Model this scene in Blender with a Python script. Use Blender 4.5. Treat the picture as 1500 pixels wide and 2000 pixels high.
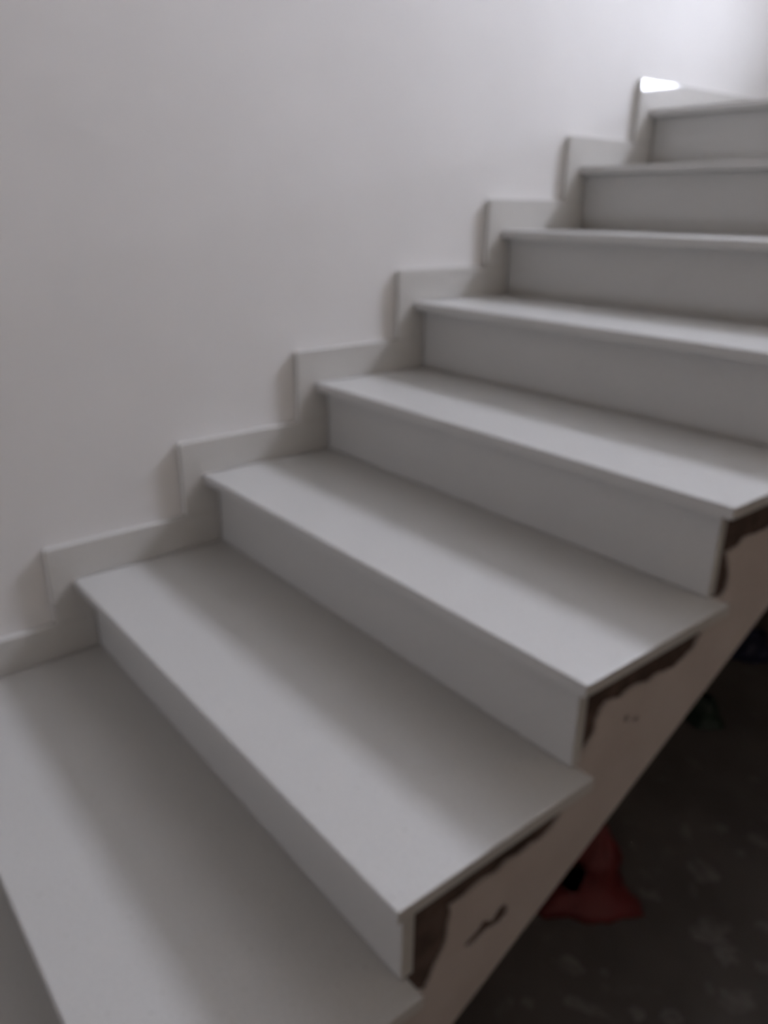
import bpy, bmesh, math, random
from mathutils import Vector, Matrix, noise
from mathutils.geometry import tessellate_polygon

for o in list(bpy.data.objects):
    bpy.data.objects.remove(o, do_unlink=True)
scene = bpy.context.scene
COL = scene.collection
random.seed(7)

# ------------------------------------------------------------------ camera
CAM = (1.5461, -0.4240, 0.7358)
YAW, PITCH, ROLL, FPX = 0.8849, -0.3743, 0.0113, 1516.2


def cam_matrix():
    sa, ca = math.sin(YAW), math.cos(YAW)
    sb, cb = math.sin(PITCH), math.cos(PITCH)
    fwd = Vector((-sa * cb, ca * cb, sb))
    right = Vector((ca, sa, 0))
    up = right.cross(fwd)
    r2 = right * math.cos(ROLL) + up * math.sin(ROLL)
    u2 = -right * math.sin(ROLL) + up * math.cos(ROLL)
    m = Matrix((r2, u2, -fwd)).transposed().to_4x4()
    m.translation = Vector(CAM)
    return m


cd = bpy.data.cameras.new('camera')
cam = bpy.data.objects.new('camera', cd)
COL.objects.link(cam)
cam.matrix_world = cam_matrix()
cd.sensor_fit = 'VERTICAL'
cd.sensor_height = 36.0
cd.sensor_width = 27.0
cd.lens = FPX / 2000.0 * 36.0
cd.clip_start = 0.02
cd.dof.use_dof = True               # the photograph is slightly out of focus
cd.dof.focus_distance = 0.15
cd.dof.aperture_fstop = 17.5
scene.camera = cam

# ------------------------------------------------------------------ world and light
SKY = 74.0
world = bpy.data.worlds.new('overcast_sky')
scene.world = world
world.use_nodes = True
bg = world.node_tree.nodes['Background']
bg.inputs[0].default_value = (0.86, 0.905, 1.06, 1)
bg.inputs[1].default_value = SKY


def portal(name, loc, rot, sx, sy):
    l = bpy.data.lights.new(name, 'AREA')
    l.shape = 'RECTANGLE'
    l.size, l.size_y = sx, sy
    l.cycles.is_portal = True
    o = bpy.data.objects.new(name, l)
    COL.objects.link(o)
    o.location = loc
    o.rotation_euler = rot
    return o


# window in the end wall of the landing (daylight enters here)
YF = 2.95
WX0, WX1, WZ0, WZ1 = 0.48, 1.10, 2.36, 3.30
portal('window_portal', ((WX0 + WX1) / 2, YF + 0.10, (WZ0 + WZ1) / 2), (math.radians(-90), 0, 0), WX1 - WX0, WZ1 - WZ0)
# unseen low opening in the same wall, sized for its reflection in the landing skirting
VX0, VX1, VZ0, VZ1 = 0.575, 0.93, 1.238, 1.325
portal('highlight_opening_portal', ((VX0 + VX1) / 2, YF + 0.10, (VZ0 + VZ1) / 2), (math.radians(-90), 0, 0), VX1 - VX0, VZ1 - VZ0)
# unseen small window added behind the camera as cool fill for the risers
YB = -3.2
BX0, BX1, BZ0, BZ1 = 0.20, 0.52, 0.10, 0.42
portal('rear_fill_portal', ((BX0 + BX1) / 2, YB - 0.10, (BZ0 + BZ1) / 2), (math.radians(90), 0, 0), BX1 - BX0, BZ1 - BZ0)

vs = scene.view_settings
vs.view_transform = 'Standard'
vs.look = 'None'
vs.gamma = 1.0
vs.use_curve_mapping = False
vs.exposure = 0.36

# ------------------------------------------------------------------ dimensions (metres)
H = 0.17            # rise
G = 0.3109          # going
W = 1.0606          # tread length from the skirting to the open end
A = 0.0486          # skirting front edge ahead of the nosing
K = 0.078           # skirting height above a tread
OV = 0.0359         # nosing overhang
TT = 0.020          # slab thickness
SK = 0.0165          # skirting thickness
WS = W - 0.0324     # open end of the risers
NMIN, NMAX = -2, 8
ZF = -0.85          # lower floor
ZL = 6 * H          # landing level
YL = 6 * G          # landing nosing
XR = 2.45
ZC = 3.55


def Y(n): return (n - 2) * G
def Z(n): return (n - 2) * H


# ------------------------------------------------------------------ materials
def new_mat(name):
    m = bpy.data.materials.new(name)
    m.use_nodes = True
    nt = m.node_tree
    return m, nt, nt.nodes['Principled BSDF']


def mottled(name, c1, c2, scale, rough, bump=0.0, bscale=None, detail=6, spec=0.5, lo=0.35, hi=0.65):
    m, nt, b = new_mat(name)
    N, L = nt.nodes, nt.links
    tc = N.new('ShaderNodeTexCoord')
    n = N.new('ShaderNodeTexNoise')
    n.inputs['Scale'].default_value = scale
    n.inputs['Detail'].default_value = detail
    L.new(tc.outputs['Object'], n.inputs['Vector'])
    r = N.new('ShaderNodeValToRGB')
    r.color_ramp.elements[0].position = lo
    r.color_ramp.elements[1].position = hi
    r.color_ramp.elements[0].color = (*c1, 1)
    r.color_ramp.elements[1].color = (*c2, 1)
    L.new(n.outputs['Fac'], r.inputs['Fac'])
    L.new(r.outputs['Color'], b.inputs['Base Color'])
    b.inputs['Roughness'].default_value = rough
    b.inputs['Specular IOR Level'].default_value = spec
    if bump:
        n2 = N.new('ShaderNodeTexNoise')
        n2.inputs['Scale'].default_value = bscale or scale * 4
        n2.inputs['Detail'].default_value = 5
        L.new(tc.outputs['Object'], n2.inputs['Vector'])
        bp = N.new('ShaderNodeBump')
        bp.inputs['Strength'].default_value = bump
        bp.inputs['Distance'].default_value = 0.004
        L.new(n2.outputs['Fac'], bp.inputs['Height'])
        L.new(bp.outputs['Normal'], b.inputs['Normal'])
    return m


def stone_mat(name, rough, k=1.0):
    # pale polished composite stone with tiny dark grains
    m, nt, b = new_mat(name)
    N, L = nt.nodes, nt.links
    tc = N.new('ShaderNodeTexCoord')
    v = N.new('ShaderNodeTexVoronoi')
    v.inputs['Scale'].default_value = 70
    L.new(tc.outputs['Object'], v.inputs['Vector'])
    r = N.new('ShaderNodeValToRGB')
    r.color_ramp.elements[0].position = 0.05
    r.color_ramp.elements[1].position = 0.13
    r.color_ramp.elements[0].color = (0.62, 0.61, 0.60, 1)
    r.color_ramp.elements[1].color = (1, 1, 1, 1)
    L.new(v.outputs['Distance'], r.inputs['Fac'])
    n = N.new('ShaderNodeTexNoise')
    n.inputs['Scale'].default_value = 220
    n.inputs['Detail'].default_value = 3
    L.new(tc.outputs['Object'], n.inputs['Vector'])
    r2 = N.new('ShaderNodeValToRGB')
    r2.color_ramp.elements[0].position = 0.3
    r2.color_ramp.elements[1].position = 0.7
    r2.color_ramp.elements[0].color = (0.495 * k, 0.486 * k, 0.462 * k, 1)
    r2.color_ramp.elements[1].color = (0.555 * k, 0.546 * k, 0.52 * k, 1)
    L.new(n.outputs['Fac'], r2.inputs['Fac'])
    # keep only a few of the grains
    wn = N.new('ShaderNodeMath'); wn.operation = 'GREATER_THAN'
    wn.inputs[1].default_value = 0.72
    sep = N.new('ShaderNodeSeparateColor')
    L.new(v.outputs['Color'], sep.inputs[0])
    L.new(sep.outputs[0], wn.inputs[0])
    mx = N.new('ShaderNodeMix'); mx.data_type = 'RGBA'; mx.blend_type = 'MULTIPLY'
    L.new(wn.outputs[0], mx.inputs['Factor'])
    L.new(r2.outputs['Color'], mx.inputs['A'])
    L.new(r.outputs['Color'], mx.inputs['B'])
    L.new(mx.outputs['Result'], b.inputs['Base Color'])
    b.inputs['Roughness'].default_value = rough
    b.inputs['Specular IOR Level'].default_value = 0.5
    return m


def floor_mat():
    # dark screed, dusty, with paler smears of plaster dust
    m, nt, b = new_mat('dark_screed')
    N, L = nt.nodes, nt.links
    tc = N.new('ShaderNodeTexCoord')
    n = N.new('ShaderNodeTexNoise')
    n.inputs['Scale'].default_value = 5
    n.inputs['Detail'].default_value = 8
    L.new(tc.outputs['Object'], n.inputs['Vector'])
    r = N.new('ShaderNodeValToRGB')
    r.color_ramp.elements[0].position = 0.35
    r.color_ramp.elements[1].position = 0.7
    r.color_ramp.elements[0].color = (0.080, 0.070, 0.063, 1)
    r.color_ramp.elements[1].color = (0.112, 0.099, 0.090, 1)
    L.new(n.outputs['Fac'], r.inputs['Fac'])
    n2 = N.new('ShaderNodeTexNoise')
    n2.inputs['Scale'].default_value = 13
    n2.inputs['Detail'].default_value = 4
    L.new(tc.outputs['Object'], n2.inputs['Vector'])
    r2 = N.new('ShaderNodeValToRGB')
    r2.color_ramp.elements[0].position = 0.62
    r2.color_ramp.elements[1].position = 0.72
    r2.color_ramp.elements[0].color = (0, 0, 0, 1)
    r2.color_ramp.elements[1].color = (0.5, 0.5, 0.5, 1)
    L.new(n2.outputs['Fac'], r2.inputs['Fac'])
    mx = N.new('ShaderNodeMix'); mx.data_type = 'RGBA'
    L.new(r2.outputs['Color'], mx.inputs['Factor'])
    L.new(r.outputs['Color'], mx.inputs['A'])
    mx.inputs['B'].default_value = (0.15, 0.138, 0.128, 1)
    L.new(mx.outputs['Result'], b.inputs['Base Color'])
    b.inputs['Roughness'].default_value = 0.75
    bp = N.new('ShaderNodeBump')
    bp.inputs['Strength'].default_value = 0.3
    bp.inputs['Distance'].default_value = 0.004
    L.new(n.outputs['Fac'], bp.inputs['Height'])
    L.new(bp.outputs['Normal'], b.inputs['Normal'])
    return m


def pane_mat():
    m = bpy.data.materials.new('window_glass')
    m.use_nodes = True
    nt = m.node_tree
    N, L = nt.nodes, nt.links
    for x in list(N):
        N.remove(x)
    out = N.new('ShaderNodeOutputMaterial')
    t = N.new('ShaderNodeBsdfTransparent')
    g = N.new('ShaderNodeBsdfGlossy')
    g.inputs['Roughness'].default_value = 0.02
    mx = N.new('ShaderNodeMixShader')
    mx.inputs[0].default_value = 0.06
    L.new(t.outputs[0], mx.inputs[1])
    L.new(g.outputs[0], mx.inputs[2])
    L.new(mx.outputs[0], out.inputs[0])
    return m


M_WALL = mottled('white_paint', (0.765, 0.755, 0.738), (0.795, 0.785, 0.768), 3, 0.75, 0.10, 60, spec=0.25)
M_STONE = stone_mat('pale_polished_stone', 0.05, 1.14)
M_HONED = stone_mat('pale_honed_stone', 0.30, 0.95)
M_PLASTER = mottled('beige_plaster', (0.46, 0.41, 0.38), (0.51, 0.46, 0.43), 9, 0.85, 0.25, 45, spec=0.2)
M_CORE = mottled('raw_dark_concrete', (0.072, 0.053, 0.044), (0.125, 0.093, 0.078), 22, 0.95, 0.8, 60, spec=0.1)
M_FLOOR = floor_mat()
M_GREY = mottled('bare_warm_render', (0.46, 0.375, 0.29), (0.52, 0.43, 0.335), 4, 0.9, 0.3, 40, spec=0.2)
M_CEIL = mottled('ceiling_paint', (0.62, 0.615, 0.60), (0.66, 0.65, 0.64), 3, 0.8, spec=0.2)
M_FRAME = mottled('white_window_frame', (0.62, 0.62, 0.61), (0.68, 0.68, 0.67), 12, 0.35)
M_SPLASH = mottled('dried_plaster', (0.125, 0.114, 0.106), (0.18, 0.167, 0.158), 30, 0.9, 0.4, 80, spec=0.2)
M_RED = mottled('red_plastic', (0.095, 0.009, 0.009), (0.135, 0.013, 0.012), 14, 0.6)
M_NAVY = mottled('navy_plastic', (0.008, 0.010, 0.035), (0.014, 0.016, 0.055), 14, 0.5)
M_GREEN = mottled('green_plastic', (0.007, 0.020, 0.011), (0.011, 0.030, 0.017), 14, 0.5)
M_PANE = pane_mat()


# ------------------------------------------------------------------ helpers
def link_mesh(name, me, mat, parent=None):
    o = bpy.data.objects.new(name, me)
    COL.objects.link(o)
    if mat and not me.materials:
        me.materials.append(mat)
    if parent:
        o.parent = parent
    return o


def box_mesh(name, x0, x1, y0, y1, z0, z1, bevel=0.0, seg=2):
    bm = bmesh.new()
    bmesh.ops.create_cube(bm, size=1)
    for v in bm.verts:
        v.co = Vector(((x0 + x1) / 2 + v.co.x * (x1 - x0), (y0 + y1) / 2 + v.co.y * (y1 - y0), (z0 + z1) / 2 + v.co.z * (z1 - z0)))
    if bevel:
        bmesh.ops.bevel(bm, geom=bm.edges[:], offset=bevel, segments=seg, profile=0.5, affect='EDGES')
    me = bpy.data.meshes.new(name)
    bm.to_mesh(me)
    bm.free()
    return me


def box(name, mat, b, parent=None, bevel=0.0, seg=2):
    return link_mesh(name, box_mesh(name, *b, bevel=bevel, seg=seg), mat, parent)


def merge_boxes(name, mat, boxes, parent=None, bevel=0.0):
    bm = bmesh.new()
    for b in boxes:
        me = box_mesh('tmp', *b, bevel=bevel)
        bm.from_mesh(me)
        bpy.data.meshes.remove(me)
    me = bpy.data.meshes.new(name)
    bm.to_mesh(me)
    bm.free()
    return link_mesh(name, me, mat, parent)


def structure(o):
    o['kind'] = 'structure'
    return o


def tag(o, label, cat, group=None, kind=None):
    o['label'] = label
    o['category'] = cat
    if group:
        o['group'] = group
    if kind:
        o['kind'] = kind
    return o


def prism_x(name, mat, loops, x0, x1, parent=None):
    """Solid between x0 and x1 of the (y, z) polygon loops[0] with holes loops[1:]."""
    polys = [[Vector((0, y, z)) for y, z in lp] for lp in loops]
    flat = [p for lp in polys for p in lp]
    tris = tessellate_polygon(polys)
    n = len(flat)
    verts = [(x0, p.y, p.z) for p in flat] + [(x1, p.y, p.z) for p in flat]
    faces = [tuple(t) for t in tris] + [tuple(i + n for i in reversed(t)) for t in tris]
    off = 0
    for lp in loops:
        k = len(lp)
        for i in range(k):
            a, b = off + i, off + (i + 1) % k
            faces.append((a, b, b + n, a + n))
        off += k
    me = bpy.data.meshes.new(name)
    me.from_pydata(verts, [], faces)
    bm = bmesh.new()
    bm.from_mesh(me)
    bmesh.ops.recalc_face_normals(bm, faces=bm.faces)
    bm.to_mesh(me)
    bm.free()
    me.update()
    return link_mesh(name, me, mat, parent)


# ------------------------------------------------------------------ the room
XW = -SK - 0.0013      # hairline of adhesive behind the skirting
T = 0.2
structure(box('wall_left', M_WALL, (XW - T, XW, YB - T, YF + T, ZF, ZC)))
structure(merge_boxes('wall_end', M_WALL, [
    (XW, WX0, YF, YF + T, WZ0, ZC), (WX1, XR, YF, YF + T, WZ0, ZC), (WX0, WX1, YF, YF + T, WZ1, ZC),
    (XW, XR, YF, YF + T, VZ1, WZ0), (XW, VX0, YF, YF + T, VZ0, VZ1), (VX1, XR, YF, YF + T, VZ0, VZ1),
    (XW, XR, YF, YF + T, ZL, VZ0)]))
structure(box('wall_under_landing', M_GREY, (XW, XR, YF, YF + T, ZF, ZL)))
structure(box('wall_right', M_GREY, (XR, XR + T, YB - T, YF + T, ZF, ZC)))
structure(merge_boxes('wall_back', M_GREY, [
    (XW, BX0, YB - T, YB, ZF, ZC), (BX1, XR, YB - T, YB, ZF, ZC),
    (BX0, BX1, YB - T, YB, ZF, BZ0), (BX0, BX1, YB - T, YB, BZ1, ZC)]))
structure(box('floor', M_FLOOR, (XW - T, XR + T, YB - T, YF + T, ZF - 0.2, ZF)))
structure(box('ceiling', M_CEIL, (XW - T, XR + T, YB - T, YF + T, ZC, ZC + 0.2)))


def window(name, x0, x1, z0, z1, y0, y1):
    e = bpy.data.objects.new(name, None)
    COL.objects.link(e)
    e.location = ((x0 + x1) / 2, (y0 + y1) / 2, z0)
    structure(e)
    f = 0.045
    ym = (y0 + y1) / 2
    fr = merge_boxes('window_frame', M_FRAME, [
        (x0, x0 + f, ym - .03, ym + .03, z0, z1), (x1 - f, x1, ym - .03, ym + .03, z0, z1),
        (x0 + f, x1 - f, ym - .03, ym + .03, z0, z0 + f), (x0 + f, x1 - f, ym - .03, ym + .03, z1 - f, z1)], bevel=.003)
    pn = box('pane', M_PANE, (x0 + f, x1 - f, ym - .003, ym + .003, z0 + f, z1 - f))
    for o in (fr, pn):
        o.parent = e
        o.matrix_parent_inverse = Matrix.Translation(e.location).inverted()


window('window_1', WX0, WX1, WZ0, WZ1, YF, YF + T)
window('added_fill_window', BX0, BX1, BZ0, BZ1, YB - T, YB)  # added behind the camera, lets in fill light for the risers

# landing slab at the top of the flight
YLS = YL + OV + TT
structure(merge_boxes('landing', M_CORE, [
    (XW, XR, YLS + 0.001, YF, ZL - 0.22, ZL - TT), (W + 0.002, XR, YL + 0.03, YLS, ZL - 0.22, ZL - TT)]))

# ------------------------------------------------------------------ the staircase
stair = bpy.data.objects.new('staircase', None)
COL.objects.link(stair)
stair.location = (0.5, Y(NMIN) + OV, ZF)
INV = Matrix.Translation(stair.location).inverted()
tag(stair, 'straight flight of pale stone steps with chipped beige plaster on its open side', 'staircase')


def adopt(o):
    o.parent = stair
    o.matrix_parent_inverse = INV
    return o


def soffit(y):
    return H / G * y - 0.418


# raw concrete body behind risers and under treads
CX = WS - 0.0075
prof = []
for n in range(NMIN, NMAX + 1):
    yr = Y(n) + OV + TT
    prof.append((yr, max(Z(n - 1) - TT, ZF) if n > NMIN else ZF))
    prof.append((yr, Z(n) - TT))
prof.append((YLS, Z(NMAX) - TT))
prof = prof[:-1]
ytop = Y(NMAX) + OV + TT
prof.append((ytop + 0.0005, soffit(ytop)))
prof.append(((ZF + 0.418) * G / H, ZF))
adopt(prism_x('concrete_body', M_CORE, [prof], 0.0, CX))

# beige plaster coat on the open side: broken off along treads and risers
S2 = [(0.0827, -0.227), (0.0978, -0.1965), (0.1115, -0.1772), (0.1173, -0.1649), (0.1195, -0.1371), (0.124, -0.1196), (0.1204, -0.1055), (0.1431, -0.0998), (0.1618, -0.0964), (0.1859, -0.0943), (0.211, -0.0971), (0.2257, -0.090), (0.2523, -0.0958), (0.2785, -0.0916), (0.3014, -0.096), (0.3212, -0.0899), (0.3363, -0.0776), (0.351, -0.0559)]
S3 = [(0.3626, -0.0126), (0.3684, 0.0088), (0.3864, 0.0205), (0.3986, 0.0325), (0.3994, 0.0543), (0.4073, 0.07), (0.4223, 0.086), (0.4551, 0.0763), (0.4703, 0.0823), (0.492, 0.083), (0.5273, 0.0739), (0.5466, 0.0789), (0.5953, 0.0706), (0.6257, 0.0775), (0.6475, 0.0855), (0.666, 0.112)]
S4 = [(0.6769, 0.1629), (0.7086, 0.1543), (0.7243, 0.1642), (0.7229, 0.1883), (0.7127, 0.214), (0.6974, 0.2361), (0.7125, 0.2426), (0.7408, 0.2438), (0.7568, 0.2539), (0.7915, 0.2503), (0.8267, 0.2487), (0.86, 0.256), (0.90, 0.250), (0.94, 0.262), (0.975, 0.285)]


def rel(s, n): return [(y - Y(n), z - Z(n)) for y, z in s]


SHAPES = [rel(S2, 2), rel(S3, 3), rel(S4, 4)]
rng = random.Random(3)


def roughen(pts, amp, step):
    out = []
    for (a, b), (c, d) in zip(pts, pts[1:]):
        k = max(1, int(math.hypot(c - a, d - b) / step))
        for i in range(k):
            t = i / k
            j = amp if i else amp * 0.3
            out.append((a + (c - a) * t + rng.uniform(-j, j), b + (d - b) * t + rng.uniform(-j, j)))
    out.append(pts[-1])
    return out


edge = []
for n in range(NMIN + 1, NMAX + 1):
    if n in (2, 3, 4):
        s = SHAPES[n - 2]
    else:
        s = SHAPES[n % 3]
    s = [(y + Y(n), z + Z(n) - (0.007 if z > -0.1 else 0)) for y, z in s]
    tail = [(Y(n) + 0.3555, Z(n) - 0.034)]
    edge += roughen(s, 0.0016, 0.008) + tail
edge = [(y, z) for y, z in edge if y < YLS - 0.03]
y0e = edge[0][0]
loop = [(Y(NMIN) + OV + TT + 0.003, ZF), (Y(NMIN) + OV + TT + 0.003, Z(NMIN) - 0.06), (y0e - 0.03, Z(NMIN) - 0.05)] + edge
loop += [(YLS - 0.02, edge[-1][1]), (YLS - 0.02, soffit(YLS - 0.02) + 0.001), ((ZF + 0.418) * G / H, ZF)]
GASH = [(0.151, -0.2028), (0.1644, -0.1975), (0.179, -0.193), (0.1884, -0.1855), (0.1968, -0.1887), (0.2063, -0.1928), (0.2189, -0.1823), (0.2323, -0.1802), (0.2396, -0.1892), (0.2364, -0.1997), (0.224, -0.2036), (0.2104, -0.2035), (0.2, -0.2027), (0.19, -0.2051), (0.1751, -0.2085), (0.1632, -0.2092)]

GASH = [(y, z + (z - (-0.2075 + (y - 0.155) * 0.27)) * 0.45) for y, z in GASH]


def dent(y, z, r):
    return [(y + r * math.cos(i * math.pi / 3) * rng.uniform(.8, 1.2), z + r * .8 * math.sin(i * math.pi / 3) * rng.uniform(.8, 1.2)) for i in range(6)]


D1, D2 = dent(0.4792, 0.0223, 0.0085), dent(0.5046, 0.0123, 0.0062)
pl = adopt(prism_x('plaster_coat', M_PLASTER, [loop, GASH, D1, D2], CX, WS - 0.0035))
pl['label'] = 'beige plaster coat with ragged broken edges'

# treads, risers: one slab each
tread_me = box_mesh('tread', 0.0005, W, 0, G + OV + 0.010, -TT, 0, bevel=0.0018, seg=2)
tread_me.materials.append(M_HONED)
riser_me = box_mesh('riser', 0.0005, WS, OV, OV + TT, -H + 0.0006, -TT - 0.0006, bevel=0.0012, seg=2)
riser_me.materials.append(M_HONED)
for n in range(NMIN, NMAX + 1):
    if n < NMAX:
        t = link_mesh('tread', tread_me, None)
    else:
        t = box('tread', M_HONED, (0.0005, W, 0, YF - YL - 0.002, -TT, 0), bevel=0.0018, seg=2)
    t.location = (0, Y(n), Z(n))
    adopt(t)
    r = link_mesh('riser', riser_me, None)
    r.location = (0, Y(n), Z(n))
    adopt(r)

# stepped skirting on the wall: a flat tile over each tread, an upright one beside each riser
E = 0.0003


def skirting(name, y_end):
    o = prism_x(name, M_STONE, [[(-A, -H + K + E), (OV - E, -H + K + E), (OV - E, 0.0005), (y_end, 0.0005), (y_end, K), (-A, K)]], -SK, 0)
    md = o.modifiers.new('arris', 'BEVEL')
    md.width = 0.0012
    md.segments = 2
    md.limit_method = 'ANGLE'
    return o


first = skirting('skirting_tile', G + OV - 2 * E)
for n in range(NMIN, NMAX + 1):
    if n == NMIN:
        s = first
    elif n < NMAX:
        s = first.copy()
        COL.objects.link(s)
    else:
        s = skirting('skirting_tile', 0.60)
        adopt(box('skirting_tile', M_STONE, (-SK, 0, YL + 0.601, YF, ZL + 0.0006, ZL + K), bevel=0.0012))
    s.location = (0, Y(n), Z(n))
    adopt(s)


# ------------------------------------------------------------------ things on the floor below the flight
def sack(name, mat, base, rx, ry, h, lean, mouth, seed, label, cat, fold=0.25, rot=0.0, hole=None):
    """Crumpled open bag: rings of a creased tube that narrows to a slumped mouth."""
    root = bpy.data.objects.new(name, None)
    COL.objects.link(root)
    root.location = base
    root.rotation_euler = (0, 0, rot)
    tag(root, label, cat)
    NA, NR = 40, 16
    verts, faces = [], []
    for j in range(NR + 1):
        v = j / NR
        prof = (1.0 - 0.10 * math.sin(v * math.pi)) * (1 - v) + mouth * v
        prof *= 1.0 + 0.10 * math.sin(v * 9 + seed)
        if j == 0:
            prof *= 0.97
        for i in range(NA):
            a = 2 * math.pi * i / NA
            d = noise.noise(Vector((math.cos(a) * 1.7 + seed, math.sin(a) * 1.7, v * 2.3)))
            d2 = noise.noise(Vector((math.cos(a) * 5 + seed, math.sin(a) * 5 + 3, v * 6)))
            crease = abs(noise.noise(Vector((math.cos(a) * 3 - seed, math.sin(a) * 3, v * 3.5)))) * 1.4
            q = prof * (1 + fold * d + 0.10 * d2 - 0.22 * crease * fold * 3)
            sq = (abs(math.cos(a)) ** 4 + abs(math.sin(a)) ** 4) ** -0.18
            z = h * v
            if j > NR * 0.6:
                z += h * 0.20 * (v - 0.6) * 2.5 * noise.noise(Vector((math.cos(a) * 1.3 + 9, math.sin(a) * 1.3 + seed, 0)))
            verts.append((rx * q * sq * math.cos(a) + lean[0] * v, ry * q * sq * math.sin(a) + lean[1] * v, max(z, 0.0)))
    for j in range(NR):
        for i in range(NA):
            if hole:
                da = (2 * math.pi * (i + 0.5) / NA - hole[0] + math.pi) % (2 * math.pi) - math.pi
                if (da / hole[1]) ** 2 + (((j + 0.5) / NR - hole[2]) / hole[3]) ** 2 < 1:
                    continue
            a, b = j * NA + i, j * NA + (i + 1) % NA
            faces.append((a, b, b + NA, a + NA))
    faces.append(tuple(range(NA))[::-1])
    if mouth < 0.2:
        faces.append(tuple(NR * NA + i for i in range(NA)))
    me = bpy.data.meshes.new('bag_body')
    me.from_pydata(verts, [], faces)
    o = link_mesh('bag_body', me, mat, root)
    md = o.modifiers.new('thickness', 'SOLIDIFY')
    md.thickness = 0.0025
    md.offset = 1
    for p in me.polygons:
        p.use_smooth = True
    return root, o


rb, body = sack('plastic_bag', M_RED, (0.735, 0.885, ZF), 0.130, 0.090, 0.165, (0.045, 0.05), 0.10, 2.3,
                'dark red crumpled plastic bag standing on the floor beneath the stairs', 'bag', rot=0.78, hole=(math.radians(-86) - 0.78, 0.45, 0.42, 0.20))
sack('navy_sack', M_NAVY, (0.44, 2.30, ZF), 0.085, 0.07, 0.10, (0.01, 0.0), 0.45, 5.1,
     'small navy blue sack on the dark floor farthest under the stairs', 'sack', rot=0.9)
sack('green_bag', M_GREEN, (0.545, 1.79, ZF), 0.06, 0.06, 0.08, (-0.01, 0.01), 0.5, 8.4,
     'small dark green bag on the floor between the red bag and the navy sack', 'bag', rot=0.4)


def splashes():
    """Dried splashes and crumbs of plaster stuck to the screed."""
    spots = [(0.79, 1.278, .018, .026), (0.887, 1.188, .038, .034), (0.848, 1.018, .030, .014), (1.001, 1.038, .050, .038),
             (1.048, 1.01, .030, .042), (1.126, 0.92, .036, .030), (0.93, 0.655, .048, .016), (0.844, 0.702, .034, .018),
             (1.008, 0.726, .018, .014), (0.906, 0.75, .012, .010), (1.073, 0.90, .012, .016), (1.122, 1.041, .022, .014),
             (0.846, 1.364, .020, .018), (0.926, 1.406, .030, .022), (0.847, 0.561, .016, .012), (1.059, 0.772, .026, .018),
             (0.919, 1.324, .016, .012), (1.07, 1.147, .018, .012)]
    r = random.Random(11)
    for _ in range(70):
        spots.append((r.uniform(0.6, 2.2), r.uniform(-1.5, 2.6), r.uniform(.004, .011), r.uniform(.004, .011)))
    for _ in range(26):
        spots.append((r.uniform(1.2, 2.3), r.uniform(-2.5, 2.4), r.uniform(.015, .045), r.uniform(.012, .035)))
    verts, faces = [], []
    for k, (x, y, rx, ry) in enumerate(spots):
        rot = 0.75 + r.uniform(-.5, .5)
        base = len(verts)
        NA = 18
        hh = min(rx, ry) * 0.10 + 0.0008
        verts.append((x, y, ZF + hh))
        for ring, (f, z) in enumerate(((0.6, hh * .9), (1.0, 0.0002))):
            for i in range(NA):
                a = 2 * math.pi * i / NA
                q = f * (1 + 0.75 * noise.noise(Vector((math.cos(a) * 1.6 + k * 3.1, math.sin(a) * 1.6, k))))
                lx, ly = rx * q * math.cos(a), ry * q * math.sin(a)
                verts.append((x + lx * math.cos(rot) - ly * math.sin(rot), y + lx * math.sin(rot) + ly * math.cos(rot), ZF + z))
        for i in range(NA):
            j = (i + 1) % NA
            faces.append((base, base + 1 + i, base + 1 + j))
            faces.append((base + 1 + i, base + 1 + NA + i, base + 1 + NA + j, base + 1 + j))
    me = bpy.data.meshes.new('plaster_splashes')
    me.from_pydata(verts, [], faces)
    o = link_mesh('plaster_splashes', me, M_SPLASH)
    tag(o, 'pale dried plaster splashes and crumbs scattered over the dark floor', 'plaster debris', kind='stuff')


splashes()
